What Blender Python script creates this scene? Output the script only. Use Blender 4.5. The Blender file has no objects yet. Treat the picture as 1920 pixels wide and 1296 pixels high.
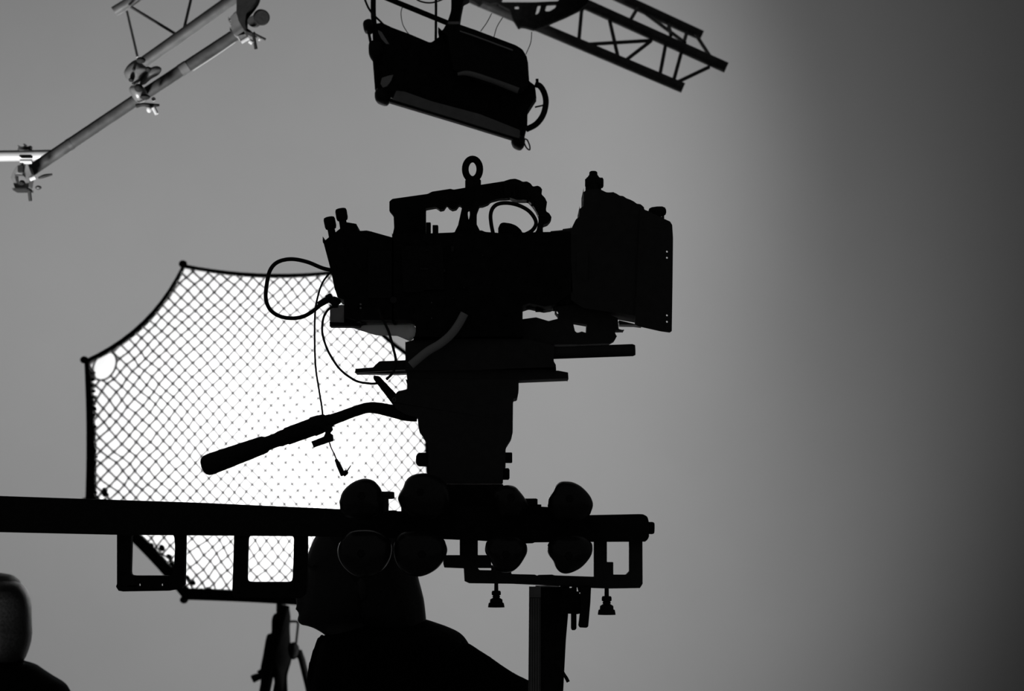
import bpy, math, random
from mathutils import Vector, Matrix, noise
from mathutils.geometry import tessellate_polygon
random.seed(7)
S = bpy.context.scene
COL = S.collection
# ------------------------------------------------------------------ camera
FPX = 85.0 / 36.0 * 1920.0
CAMZ = 1.78
HORIZ = 950.0
PITCH = math.atan((HORIZ - 648.0) / FPX)
cd = bpy.data.cameras.new('camera'); co = bpy.data.objects.new('camera', cd); COL.objects.link(co)
co.location = (0, 0, CAMZ); co.rotation_euler = (math.radians(90) + PITCH, 0, 0)
cd.lens = 85; cd.sensor_width = 36; cd.clip_end = 200
cd.dof.use_dof = True; cd.dof.focus_distance = 4.5; cd.dof.aperture_fstop = 8.5
S.camera = co

def P(px, py, D):
    """world point on the plane Y = D seen at photograph pixel (px, py)"""
    u = (px - 960.0) / FPX; v = (648.0 - py) / FPX
    dx, dy, dz = u, math.cos(PITCH) - v * math.sin(PITCH), math.sin(PITCH) + v * math.cos(PITCH)
    s = D / dy
    return Vector((s * dx, D, CAMZ + s * dz))
def M(px, D):                       # pixels -> metres at distance D
    return px * D / FPX

# ------------------------------------------------------------------ materials
def mat(name, col, rough=0.5, metal=0.0, nscale=0, namt=0.0, bump=0.0, emit=0, spec=0.5):
    m = bpy.data.materials.new(name); m.use_nodes = True
    nt = m.node_tree; b = nt.nodes['Principled BSDF']
    b.inputs['Base Color'].default_value = (col, col, col, 1)
    b.inputs['Roughness'].default_value = rough; b.inputs['Metallic'].default_value = metal
    b.inputs['Specular IOR Level'].default_value = spec
    if nscale:
        tc = nt.nodes.new('ShaderNodeTexCoord'); nz = nt.nodes.new('ShaderNodeTexNoise')
        nz.inputs['Scale'].default_value = nscale; nz.inputs['Detail'].default_value = 4
        nt.links.new(tc.outputs['Object'], nz.inputs['Vector'])
        if namt:
            mr = nt.nodes.new('ShaderNodeMapRange')
            mr.inputs['From Min'].default_value = .3; mr.inputs['From Max'].default_value = .7
            mr.inputs['To Min'].default_value = col * (1 - namt); mr.inputs['To Max'].default_value = col * (1 + namt)
            nt.links.new(nz.outputs['Fac'], mr.inputs['Value'])
            nt.links.new(mr.outputs['Result'], b.inputs['Base Color'])
        if bump:
            bp = nt.nodes.new('ShaderNodeBump'); bp.inputs['Strength'].default_value = bump
            bp.inputs['Distance'].default_value = .002
            nt.links.new(nz.outputs['Fac'], bp.inputs['Height']); nt.links.new(bp.outputs['Normal'], b.inputs['Normal'])
    return m
BLK = mat('black_paint', .030, .75, 0, 60, .3, .1, spec=.15)
DBLK = mat('flare_lifted_black', .10, .7, 0, 60, .1, .1, spec=.2)  # black parts with film flare lifted into the base colour
TYRE = mat('glossy_rubber', .028, .28, 0, 120, .2, .05, spec=.6)
BLK2 = mat('black_anodised', .030, .6, 0, 90, .2, .05, spec=.25)
RUB = mat('black_rubber', .028, .6, 0, 120, .3, .2, spec=.3)
CLOTHM = mat('black_cloth', .008, .95, 0, 200, .4, .4, spec=.1)
SKIN = mat('skin', .06, .5, 0, 80, .1, .1)
HAIRM = mat('dark_hair', .02, .45, 0, 150, .5, .5)
HAIRL = mat('fair_hair', .022, .4, 0, 150, .5, .5)
ALU = mat('aluminium', .42, .42, .55, 25, .22, .1)
ALUD = mat('dull_aluminium', .13, .5, .5, 25, .25, .1)
ALUL = mat('light_aluminium', .85, .35, .2, 25, .08, .1)
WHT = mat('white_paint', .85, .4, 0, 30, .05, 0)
GRY = mat('grey_paint', .22, .5, 0, 40, .2, 0)
PALE = mat('pale_grey_plastic', .5, .6, 0, 30, .15, 0)
DGRY = mat('dark_grey_paint', .07, .45, .2, 40, .2, .1)
TRUSSB = mat('dark_truss_metal', .13, .6, .1, 30, .3, .1)
CABM = mat('black_cable', .03, .5, 0, 80, .2, 0)
GRIDM = mat('grid_fabric', .05, .8, 0, 90, .3, .1, spec=.2)
WALLM = mat('studio_wall', .62, .95, 0, 3, .012, 0, spec=.1)
FLOORM = mat('studio_floor', .30, .7, 0, 5, .1, 0)

def sheet(name, col, k=.8):
    m = bpy.data.materials.new(name); m.use_nodes = True; nt = m.node_tree; nt.nodes.clear()
    ou = nt.nodes.new('ShaderNodeOutputMaterial'); tr = nt.nodes.new('ShaderNodeBsdfTranslucent'); df = nt.nodes.new('ShaderNodeBsdfDiffuse'); mx = nt.nodes.new('ShaderNodeMixShader')
    tr.inputs['Color'].default_value = (col, col, col, 1); df.inputs['Color'].default_value = (col*.7, col*.7, col*.7, 1); mx.inputs[0].default_value = 1-k
    nt.links.new(tr.outputs[0], mx.inputs[1]); nt.links.new(df.outputs[0], mx.inputs[2]); nt.links.new(mx.outputs[0], ou.inputs[0])
    return m
MILK = sheet('underside_glow', .9); SMOKE = sheet('smoky_plastic', .55)  # MILK lets softbox light through to imitate the lit camera underside
# ------------------------------------------------------------------ objects
def tag(o, label=None, cat=None, group=None, kind=None):
    if label: o['label'] = label
    if cat: o['category'] = cat
    if group: o['group'] = group
    if kind: o['kind'] = kind
    return o
def thing(name, loc, label, cat, group=None):
    o = bpy.data.objects.new(name, None); COL.objects.link(o); o.location = loc
    o.empty_display_size = .05
    return tag(o, label, cat, group)
def rootloc(o):
    v = Vector((0, 0, 0))
    while o is not None:
        v += o.location; o = o.parent
    return v

def catmull(pts, n=6, closed=False):
    out = []; N = len(pts)
    seg = N if closed else N - 1
    for i in range(seg):
        if closed:
            p0, p1, p2, p3 = pts[(i-1) % N], pts[i], pts[(i+1) % N], pts[(i+2) % N]
        else:
            p1, p2 = pts[i], pts[i+1]
            p0 = pts[i-1] if i > 0 else tuple(2*a-b for a, b in zip(p1, p2))
            p3 = pts[i+2] if i + 2 < N else tuple(2*b-a for a, b in zip(p1, p2))
        for k in range(n):
            t = k / n
            out.append(tuple(.5*((2*b)+(-a+c)*t+(2*a-5*b+4*c-d)*t*t+(-a+3*b-3*c+d)*t**3) for a, b, c, d in zip(p0, p1, p2, p3)))
    if not closed: out.append(tuple(pts[-1]))
    return out
def roundc(pts, r=3.0, n=3):
    """round the corners of a polygon by r pixels"""
    out = []; N = len(pts)
    for i in range(N):
        a, b, c = Vector(pts[i-1]), Vector(pts[i]), Vector(pts[(i+1) % N])
        la, lc = (a-b).length, (c-b).length
        rr = min(r, la*.45, lc*.45)
        s = b + (a-b)*(rr/max(la, 1e-6)); e = b + (c-b)*(rr/max(lc, 1e-6))
        for k in range(n+1):
            t = k/n
            q = s*(1-t)**2 + b*2*t*(1-t) + e*t*t
            out.append((q.x, q.y))
    return out

class MB:
    def __init__(s): s.v = []; s.f = []; s.bev = 0
    def add(s, vs, fs):
        o = len(s.v); s.v += [Vector(v) for v in vs]; s.f += [tuple(i+o for i in f) for f in fs]; return s
    def plate(s, pts, D, th, holes=(), r=2.0, bev=.0015, sm=0):
        """a solid plate: outline in photograph pixels, front face at Y = D, th metres deep"""
        loops = []
        for li, L in enumerate([pts] + list(holes)):
            L = [tuple(map(float, p)) for p in L]
            if sm: L = catmull(L, sm, True)
            elif r: L = roundc(L, r)
            A = sum(L[i-1][0]*L[i][1]-L[i][0]*L[i-1][1] for i in range(len(L)))
            if (A < 0) != (li > 0): L = L[::-1]
            loops.append(L)
        F = []; B = []; poly = []
        VPx, VPy = 960., HORIZ
        for L in loops:
            ring = []; N = len(L)
            for i in range(N):
                a, b, c = L[i-1], L[i], L[(i+1) % N]
                nx = (b[1]-a[1]) + (c[1]-b[1]); ny = -((b[0]-a[0]) + (c[0]-b[0]))
                l = math.hypot(nx, ny) or 1; nx /= l; ny /= l
                def dep(n, off):
                    q = n*(1 if off > 0 else -1)
                    k = max(-1, min(1, q*3))
                    return D + th*(.5 - .5*k)
                x = P(b[0], b[1], dep(nx, b[0]-VPx)).x
                z = P(b[0], b[1], dep(ny, b[1]-VPy)).z
                ring.append((x, z))
            poly.append(ring)
        tri = tessellate_polygon([[Vector((x, z, 0)) for x, z in ring] for ring in poly])
        flat = [p for ring in poly for p in ring]; n = len(flat)
        vs = [(x, D, z) for x, z in flat] + [(x, D+th, z) for x, z in flat]
        fs = [tuple(t) for t in tri] + [tuple(n+i for i in reversed(t)) for t in tri]
        o = 0
        for ring in poly:
            k = len(ring)
            fs += [(o+i, o+(i+1) % k, n+o+(i+1) % k, n+o+i) for i in range(k)]
            o += k
        s.add(vs, fs); s.bev = max(s.bev, bev); return s
    def tube(s, pts, r, seg=12, closed=False, n=5, smooth=True):
        """pts: 3D points; r: radius or radii in metres"""
        if smooth and len(pts) > 2:
            rr = r if isinstance(r, (list, tuple)) else [r]*len(pts)
            q = catmull([tuple(p)+(w,) for p, w in zip(pts, rr)], n, closed)
            pts = [Vector(a[:3]) for a in q]; r = [max(a[3], 1e-4) for a in q]
        else:
            pts = [Vector(p) for p in pts]; r = r if isinstance(r, (list, tuple)) else [r]*len(pts)
        N = len(pts); vs = []; fs = []; up = None
        for i in range(N):
            if closed: t = pts[(i+1) % N] - pts[i-1]
            else: t = pts[min(i+1, N-1)] - pts[max(i-1, 0)]
            t.normalize()
            if up is None:
                up = Vector((0, 1, 0)) if abs(t.y) < .9 else Vector((1, 0, 0))
            a = (up - t*up.dot(t)).normalized(); b = t.cross(a); up = a
            for k in range(seg):
                w = 2*math.pi*k/seg
                vs.append(pts[i] + (a*math.cos(w) + b*math.sin(w))*r[i])
        for i in range(N if closed else N-1):
            j = (i+1) % N
            for k in range(seg):
                fs.append((i*seg+k, i*seg+(k+1) % seg, j*seg+(k+1) % seg, j*seg+k))
        if not closed:
            fs += [tuple(reversed(range(seg))), tuple(range((N-1)*seg, N*seg))]
        return s.add(vs, fs)
    def ptube(s, pp, D, rpx, **k):
        """tube through photograph pixels at distance D (number or one per point)"""
        Ds = D if isinstance(D, (list, tuple)) else [D]*len(pp)
        rs = rpx if isinstance(rpx, (list, tuple)) else [rpx]*len(pp)
        return s.tube([P(x, y, d) for (x, y), d in zip(pp, Ds)], [M(r, d) for r, d in zip(rs, Ds)], **k)
    def lathe(s, a, b, prof, seg=28):
        """prof: list of (fraction along a->b, radius m)"""
        a, b = Vector(a), Vector(b)
        return s.tube([a.lerp(b, t) for t, _ in prof], [r for _, r in prof], seg=seg, smooth=False)
    def plathe(s, a, b, D, prof, seg=28):
        pa, pb = P(a[0], a[1], D), P(b[0], b[1], D)
        ax = pb - pa; t = ax.normalized()
        up = Vector((0, 1, 0)) if abs(t.y) < .9 else Vector((1, 0, 0))
        u = (up - t*up.dot(t)).normalized(); w = t.cross(u); vs = []; fs = []
        for q, r in prof:
            c = pa + ax*q
            for k in range(seg):
                an = 2*math.pi*k/seg
                vs.append(c + (u*math.cos(an) + w*math.sin(an))*M(r, D))
        for i in range(len(prof)-1):
            for k in range(seg):
                fs.append((i*seg+k, i*seg+(k+1) % seg, (i+1)*seg+(k+1) % seg, (i+1)*seg+k))
        n = len(prof)
        fs += [tuple(reversed(range(seg))), tuple(range((n-1)*seg, n*seg))]
        return s.add(vs, fs)
    def blob(s, outline, D, hd, sm=5, pw=2.4):
        """a rounded solid whose outline is given in pixels"""
        L = catmull(outline, sm, True) if sm else outline
        pts = [P(x, y, D) for x, y in L]; c = sum(pts, Vector())/len(pts); n = len(pts)
        vs = []; ts = [-1, -.97, -.88, -.7, -.4, 0, .4, .7, .88, .97, 1]
        for t in ts:
            k = max(.02, (1-abs(t)**pw)**(1/pw))
            vs += [Vector((c.x+(p.x-c.x)*k, D+hd*t, c.z+(p.z-c.z)*k)) for p in pts]
        fs = []
        for i in range(len(ts)-1):
            for k in range(n):
                fs.append((i*n+k, i*n+(k+1) % n, (i+1)*n+(k+1) % n, (i+1)*n+k))
        fs += [tuple(range(n)), tuple(range((len(ts)-1)*n, len(ts)*n))]
        return s.add(vs, fs)
    def ell(s, c, r, seg=16, rings=10, rot=None):
        c = Vector(c); r = r if isinstance(r, (tuple, list)) else (r, r, r); vs = []; fs = []
        for i in range(rings+1):
            ph = math.pi*i/rings
            for k in range(seg):
                th = 2*math.pi*k/seg
                v = Vector((r[0]*math.sin(ph)*math.cos(th), r[1]*math.sin(ph)*math.sin(th), r[2]*math.cos(ph)))
                if rot: v = rot @ v
                vs.append(c+v)
        for i in range(rings):
            for k in range(seg):
                fs.append((i*seg+k, (i+1)*seg+k, (i+1)*seg+(k+1) % seg, i*seg+(k+1) % seg))
        return s.add(vs, fs)
    def loft(s, rings):
        n = len(rings[0]); vs = [v for r in rings for v in r]; fs = []
        for i in range(len(rings)-1):
            for k in range(n):
                fs.append((i*n+k, i*n+(k+1) % n, (i+1)*n+(k+1) % n, (i+1)*n+k))
        fs += [tuple(reversed(range(n))), tuple(range((len(rings)-1)*n, len(rings)*n))]
        return s.add(vs, fs)
    def box(s, lo, hi):
        x0, y0, z0 = lo; x1, y1, z1 = hi
        vs = [(x, y, z) for x in (x0, x1) for y in (y0, y1) for z in (z0, z1)]
        return s.add(vs, [(0, 1, 3, 2), (4, 6, 7, 5), (0, 4, 5, 1), (2, 3, 7, 6), (0, 2, 6, 4), (1, 5, 7, 3)])
    def build(s, name, m, parent=None, remesh=0, ang=40, label=None):
        me = bpy.data.meshes.new(name)
        if parent is not None: org = rootloc(parent)
        else:
            xs = [v.x for v in s.v]; ys = [v.y for v in s.v]; zs = [v.z for v in s.v]
            org = Vector(((min(xs)+max(xs))/2, (min(ys)+max(ys))/2, min(zs)))
        me.from_pydata([v-org for v in s.v], [], s.f); me.update()
        import bmesh
        bm = bmesh.new(); bm.from_mesh(me); bmesh.ops.recalc_face_normals(bm, faces=bm.faces); bm.to_mesh(me); bm.free()
        me.polygons.foreach_set('use_smooth', [True]*len(me.polygons)); me.set_sharp_from_angle(angle=math.radians(ang))
        me.materials.append(m)
        o = bpy.data.objects.new(name, me); COL.objects.link(o)
        if parent is not None: o.parent = parent
        else: o.location = org
        if remesh:
            md = o.modifiers.new('fuse', 'REMESH'); md.mode = 'VOXEL'; md.voxel_size = remesh; md.use_smooth_shade = True
            sm_ = o.modifiers.new('smooth', 'SMOOTH'); sm_.iterations = 4; sm_.factor = .5
        elif s.bev:
            md = o.modifiers.new('bevel', 'BEVEL'); md.width = s.bev; md.segments = 2; md.limit_method = 'ANGLE'; md.angle_limit = math.radians(50)
            md.use_clamp_overlap = True
        if label: o['label'] = label
        return o
def rect(x0, y0, x1, y1): return [(x0, y0), (x1, y0), (x1, y1), (x0, y1)]
def circ(cx, cy, r, n=14, ry=None): return [(cx+r*math.cos(2*math.pi*i/n), cy+(ry or r)*math.sin(2*math.pi*i/n)) for i in range(n)]

# ================================================================== SETTING
WY = 12.0
prof = [(-1.5, 0.0), (WY-1.2, 0.0)]
mb = MB(); xs = (-9, 9)
pr = [(WY-1.2, 0)] + [(WY-1.2+1.2*math.sin(a), 1.2-1.2*math.cos(a)) for a in [math.radians(6*k) for k in range(1, 16)]] + [(WY, 8.0), (WY+.15, 8.0)] + \
     [(WY+.15, -.2), (WY-1.2, -.2)]
vs = [(x, y, z) for x in xs for y, z in pr]; n = len(pr)
mb.add(vs, [(i, (i+1) % n, n+(i+1) % n, n+i) for i in range(n)] + [tuple(range(n)), tuple(range(n, 2*n))])
o = mb.build('wall_back', WALLM, ang=20); tag(o, 'pale seamless studio wall curving into the floor', 'wall', kind='structure')
o = MB().box((-9, -2.0, -.2), (9, WY-1.2, 0)).build('floor', FLOORM); tag(o, 'grey studio floor', 'floor', kind='structure')

# ================================================================== FILM CAMERA
base = P(900, 690, 4.5)
cam = thing('film_camera', base, 'black cinema camera with top handle and large matte box mounted on the fluid head', 'film camera')
rear = MB().plate([(604.6, 455), (620, 442), (631, 434), (652.7, 416.5), (677, 420), (680.5, 433), (693, 432), (705, 434.4), (745, 446), (745, 611.5), (676, 611.5), (676, 615), (672, 612),
    (645, 606), (645, 572.5), (633, 571), (628, 556), (622, 527), (616, 504)], 4.42, .15, r=2).build('rear_module', BLK, cam)
mb = MB().plate([(690, 470), (735, 470), (735, 560), (690, 560)], 4.417, .01, r=4)
mb.build('side_cover', BLK2, rear)
for (a, b) in (((616.5, 407), (624, 446)), ((638.5, 391), (645, 430))):
    mb = MB().plathe(a, b, 4.49, [(0, 7), (.03, 9.8), (.08, 10.4), (.48, 10.6), (.56, 9.8), (.6, 7), (1, 7.2)], 24)
    for k in range(12):
        w = 2*math.pi*k/12
        pa, pb = P(a[0], a[1], 4.49), P(b[0], b[1], 4.49)
        ax = (pb-pa); t = ax.normalized(); u = Vector((0, 1, 0)); v = t.cross(u)
        d = (u*math.cos(w)+v*math.sin(w))*M(10.3, 4.49)
        mb.tube([pa+ax*.1+d, pa+ax*.46+d], .0007, 5)
    mb.build('antenna_knob', BLK2, cam)
body = MB().plate([(735, 443), (745, 438), (798, 438), (850, 436), (858, 433), (905, 432), (912, 435), (940, 437), (1068, 434), (1074, 560), (1040, 583), (1034, 585), (1020, 587),
    (992, 581), (980, 585), (980, 642), (775, 642), (780, 622), (772, 611.5), (735, 611.5)], 4.42, .15).build('camera_body', BLK, cam)
mb = MB().plate(rect(799, 417, 808, 446), 4.46, .02, r=1).plate(rect(811, 422, 822, 446), 4.46, .02, r=1.5)
mb.build('top_connector', BLK2, body)
MB().plate([(934, 440), (934, 428), (938, 419), (944, 417), (958, 419), (968, 423), (976, 430), (983, 441)], 4.45, .04, r=3).build('viewfinder_mount', BLK, cam)
for (x, y, w, h) in ((846, 462, 5, 11), (788, 503, 15, 4), (832, 505, 3, 6)):
    MB().plate(rect(x, y, x+w, y+h), 4.412, .012, r=1).build('button', DGRY, body)
MB().plate(circ(738, 563, 7), 4.412, .012, r=0).build('button', DGRY, body)
for (x, y) in ((870, 540), (905, 480), (850, 560), (800, 470)):
    MB().plate(circ(x, y, 2.2, 8), 4.412, .012, r=0).build('button', DGRY, body)
MB().plate([(752, 462), (830, 458), (834, 545), (756, 550)], 4.415, .008, r=5).build('side_panel', BLK2, body)
for (x, y, r_) in ((676.5, 571, 2.3), (676.5, 578, 2.3), (809.5, 568, 1.2), (809.5, 597, 1.2)):
    MB().plate(circ(x, y, r_, 10), 4.412, .012, r=0, bev=0).build('screw_head', WHT, body, label='small bright screw head')
MB().plate([(645, 572), (690, 572), (690, 611), (676, 615.5), (645, 612)], 4.47, .09, r=1).build('battery', BLK, cam)
MB().plate([(618.5, 572), (646, 572), (646, 606), (618.5, 604.5)], 4.50, .003, r=1, bev=.0004).build('battery_window', SMOKE, cam, label='plain grey translucent panel on the battery end')
MB().plate([(618, 604), (680, 606), (676, 615.5), (618, 615)], 4.47, .05, r=1).build('battery_foot', BLK, cam)
MB().plate([(655, 613), (680, 610), (774, 609), (792, 626), (768, 640), (745, 630), (705, 629), (672, 619)], 4.52, .003, r=2, bev=.0005).build('underside_glow_sheet', MILK, cam, label='pale translucent sheet in place of the lit underside')  # upright translucent sheet, its glow standing in for light on the underside
# top handle
hd = MB().plate([(730, 378), (735.5, 373), (802, 363.6), (810, 359.4), (845, 354), (851, 355.6), (872, 352), (902, 346.4), (950, 339), (955, 376), (935, 377), (920, 381), (915, 386), (905, 390),
    (899, 390), (894, 403), (894, 420), (900, 432), (902, 446), (848, 446), (853, 434), (859, 422), (866, 391), (861, 388), (856, 395), (848, 397), (841, 393), (838, 388), (833, 396), (825, 397.5), (817, 392),
    (799, 395), (799, 446), (735, 446), (739, 428), (738, 409), (730, 399)], 4.475, .035, holes=[[(877, 398), (880, 396), (881, 404), (879, 412)]], r=1.6).build('top_handle', BLK, cam)
grip = MB().plate([(944, 340), (956, 336), (966, 335), (975, 338), (980, 341), (988, 340), (995, 344), (999, 350), (1008, 348), (1014, 351), (1017, 357), (1015, 364), (1022, 371), (1026, 380), (1025, 388), (1023.5, 396),
    (1030, 400), (1034.5, 408), (1033, 417), (1027, 424), (1018, 427), (1018, 446), (1000, 446), (1006, 430), (1010, 412), (1005, 400), (999, 391), (990, 381), (969, 381), (955, 376), (946, 372)], 4.468, .048, r=2.5, bev=.004).build('handle_grip', RUB, cam)
mb = MB()
for i in range(8):
    w = math.radians(-85+i*20)
    mb.ptube([(955+i*9.5, 342+i*i*1.25+3), (957+i*8, 368+i*i*.75)], 4.466, 2.2, seg=8)
mb.build('grip_rib', RUB, grip)
eye = MB().tube([P(886+13.6*math.cos(a), 317.5-19.2*math.sin(a), 4.49) for a in [2*math.pi*k/28 for k in range(28)]], M(6.6, 4.49), seg=14, closed=True, smooth=False)
eye.plathe((887, 337), (887, 356), 4.49, [(0, 14), (.1, 15), (1, 15)], 20)
eye.build('lifting_eye', BLK2, cam)
# lens (lathe along X)
lc = MB().plathe((985, 510), (1100, 507), 4.5, [(0, 60), (0, 71), (.16, 71), (.17, 74.5), (.3, 74.5), (.31, 72), (.42, 72), (.43, 75.5), (.62, 77), (.63, 79), (.8, 81), (.82, 84), (1, 86), (1, 60)], 64)
lens = lc.build('lens', DBLK, cam)
mb = MB()
for k in range(60):
    a = 2*math.pi*k/60
    c0, c1 = P(1004, 509.5, 4.5), P(1018, 509, 4.5)
    d = Vector((0, math.cos(a), math.sin(a)))*M(75, 4.5)
    mb.tube([c0+d, c1+d], .0014, 4)
mb.build('focus_ring', RUB, lens)
# matte box
mtx = MB().plate([(1067, 430), (1076, 411), (1082, 407), (1083, 391), (1090, 387), (1090, 360), (1096, 355.6), (1123, 354), (1138, 361), (1149, 360), (1156, 363), (1162, 367), (1169, 368), (1175, 372), (1182, 374.5), (1188, 377.5),
    (1194, 382), (1202, 383.5), (1207, 388), (1208, 393), (1216, 396), (1239, 407.6), (1240, 610), (1196, 606), (1159, 599.5), (1090, 590), (1067, 575)], 4.42, .15, r=2)
mtx = mtx.build('matte_box', DBLK, cam)
MB().plate([(1200, 392), (1216, 396), (1239.5, 407.6), (1256.6, 415.5), (1260.5, 422), (1262, 447), (1261, 536), (1259.7, 621.5), (1256, 624), (1238, 621.5), (1196, 612), (1190, 608)], 4.415, .006,
    holes=[circ(1250.5, y, 1.7, 8) for y in (472, 483.5, 591.5, 603.5)], r=1.2, bev=.0007).build('side_flag', DBLK, cam)
MB().plate([(1236, 406), (1245, 410), (1245, 617), (1236, 615)], 4.42, .15, holes=[], r=1).build('front_frame', DBLK, mtx)
MB().plate([(1159, 600.5), (1205, 611), (1190, 613.5), (1160, 613)], 4.47, .06, r=0).build('lower_flap', GRY, cam, label='grey lower flap of the matte box')
mb = MB().plathe((1112.5, 321), (1112.5, 358), 4.48, [(0, 5), (.05, 7.5), (.2, 8), (.22, 9), (.3, 11), (.35, 13.5), (.55, 13.5), (.6, 15), (1, 15)], 20)
mb.plathe((1097, 343), (1131.5, 343), 4.475, [(0, 7), (.1, 9), (.3, 10), (.7, 9), (.72, 10), (.95, 10), (1, 7)], 18)
mb.build('top_knob', BLK2, cam)
mb = MB().plathe((1216, 398), (1249, 396), 4.45, [(0, 3), (.05, 7), (.2, 9.2), (.5, 10), (.8, 9.5), (.95, 7), (1, 3)], 20)
mb.plate(rect(1226, 398, 1240, 412), 4.44, .02, r=1)
mb.build('flag_knob', RUB, cam)
MB().plate([(1040, 575), (1092, 570), (1158, 596), (1160, 617), (1170, 619.5), (1170, 622.5), (1153, 624), (1157, 632), (1153, 642), (1142, 648), (1090, 650), (976, 650), (976, 599), (1005, 595), (1028, 602), (1046, 597.5), (1040, 590)],
    4.45, .06, holes=[[(1075, 608.5), (1098.5, 612.5), (1098, 624), (1090, 621.5), (1082, 624), (1078, 621)], [(1043, 584), (1046, 585.5), (1047, 589), (1044, 588)]], r=1.2).build('lens_bracket', DBLK, cam)
for D_, (x0, y0, x1, y1), nm in ((4.45, (872, 668, 1191, 656.5), 0), (4.555, (880, 662, 1120, 641), 1)):
    MB().plathe((x0, y0), (x1, y1), D_, [(0, 9), (.01, 11.5), (.985, 11.5), (1, 9.5)] if nm == 0 else [(0, 8), (1, 9.5)], 24).build('support_rod', DBLK, cam)
MB().plate([(760, 642), (780, 636), (985, 636), (1040, 648), (1038, 677), (1042, 684), (1043, 701), (760, 701)], 4.43, .12, r=2).build('base_plate', DBLK, cam)
rc = MB().ptube([(770, 685), (800, 660), (825, 645), (845, 628), (860, 608), (871, 588)], 4.405, 8, seg=14)
rc.build('ribbed_hose', WHT, cam, label='pale grey curved hose')
mb = MB()
for (x, y) in ((803, 658), (812, 651.5), (821, 646.5), (830, 640), (838, 634), (846, 627), (853, 618), (860, 608), (865, 599)):
    mb.ell(P(x, y, 4.405), (M(8.8, 4.4), M(8.8, 4.4), M(8.8, 4.4)))

# cables: things hanging from the camera
def cable(name, pts, D, r, label, cat, extra=None, mt=None):
    mb = MB().ptube(pts, D, r, seg=10, n=8)
    if extra: extra(mb)
    o = mb.build(name, mt or CABM); tag(o, label, cat); return o
cable('power_cable', [(628, 508), (605, 503), (575, 491), (545, 486), (520, 492), (506, 508), (500, 535), (498.5, 560), (506, 580), (522, 592), (546, 597), (570, 593), (590, 581), (602, 570)], 4.48, 3.9,
    'thick black cable looping out from the rear of the film camera', 'cable',
    lambda m: m.plathe((597, 572), (624, 556), 4.48, [(0, 4.5), (.05, 6), (.6, 6.5), (.62, 8.5), (.9, 8.5), (1, 6)], 16).plathe((622, 560), (634, 572), 4.48, [(0, 6), (.3, 9), (1, 9)], 14))
cable('remote_cable', [(620, 510), (606, 528), (597, 552), (591, 585), (590, 640), (592, 690), (598, 730), (604, 768), (606, 790)], 4.46, 1.9,
    'thin black cable hanging from the camera rear down to the pan handle', 'cable')
cable('jack_cable', [(617, 828), (621, 840), (626, 850), (631, 862)], 4.47, 1.4, 'short thin cable end with angled jack plug dangling below the pan handle', 'cable',
    lambda m: m.plathe((629.5, 861), (644, 892), 4.47, [(0, 2), (.05, 3.2), (.4, 4.5), (.9, 5.2), (1, 4)], 12).plathe((643, 890), (652, 884), 4.47, [(0, 5.5), (.7, 5), (1, 2.5)], 10).plathe((650, 885), (658, 873), 4.47, [(0, 1.6), (1, .9)], 8))
cable('monitor_cable', [(634, 575), (620, 577), (609, 590), (604.5, 608), (605.5, 630), (616, 660), (637, 692), (665, 713), (690, 719), (712, 719)], 4.47, 2.3,
    'slim black cable curving from the camera battery down to the rear plate', 'cable')
cable('video_cable', [(709, 580), (714, 592), (728, 620), (737, 652), (742, 675), (738, 697), (724, 712)], 4.41, 2.6, 'slim black cable dropping from the camera side across the rear plate', 'cable')
cable('handle_cable', [(925, 440), (921, 420), (920, 402), (925, 389), (936, 382), (955, 381), (977, 387), (995, 399), (1005, 417), (998, 432), (980, 442)], 4.45, 3.8,
    'black cable arched beneath the front of the camera top handle', 'cable')

# ================================================================== FLUID HEAD
fh = thing('fluid_head', P(875, 912, 4.5), 'black fluid head with long pan handle carrying the film camera', 'tripod head')
MB().plate([(762, 695), (1046, 695), (1065, 698.5), (1066, 714.7), (972, 718.5), (764, 728)], 4.44, .10, r=1.5).build('sliding_plate', DBLK, fh)
rp = MB().plate([(666.6, 691.5), (699, 689), (711, 677.6), (770, 675), (770, 697), (665, 701)], 4.45, .07, r=1).build('rear_plate', DGRY, fh, label='dark grey plate sticking out behind the camera')
MB().plate([(668, 700.5), (770, 697), (770, 703), (745, 704)], 4.5, .05, r=0, bev=.0005).build('plate_edge', ALU, rp)
hb = MB().plate([(760, 712), (972.5, 712), (972.5, 735), (969, 752.5), (962, 753), (961.5, 797), (961.5, 810), (958, 826), (948, 842), (948, 878), (944, 879), (943, 908), (806, 908), (806, 881), (803, 874), (803, 846), (802, 836), (795, 827),
    (787, 815), (784, 800), (783, 787), (760, 782), (742, 772), (736, 758), (738, 745), (745, 734), (764, 730)], 4.43, .13, r=3, bev=.004).build('head_body', DBLK, fh)
MB().plathe((780, 862), (810, 862), 4.49, [(0, 7), (.08, 11), (.2, 13), (.75, 13), (.85, 11), (1, 11)], 24).build('tilt_lock_knob', RUB, fh)
MB().plathe((960.5, 858.5), (935, 858.5), 4.49, [(0, 9), (.06, 10), (1, 10)], 20).build('pan_lock_knob', RUB, fh)
MB().plathe((955.5, 889), (935, 889), 4.49, [(0, 8), (.1, 11), (1, 11)], 20).build('drag_dial', BLK2, fh)
mb = MB().plate([(700, 704), (712, 705), (747, 742), (750, 760), (738, 762), (700, 712)], 4.47, .02, r=3)
mb.build('link_arm', BLK2, fh)
mb = MB().tube([P(739+3.0*math.cos(a), 749.5+3.8*math.sin(a), 4.428) for a in [2*math.pi*k/16 for k in range(16)]], .0006, seg=6, closed=True, smooth=False)
mb.build('pivot_screw', ALU, fh)
mb = MB().tube([P(x, y, 4.425) for x, y in ((785, 790), (786, 806), (790, 818), (797, 826))], .0005, seg=6)
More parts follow.
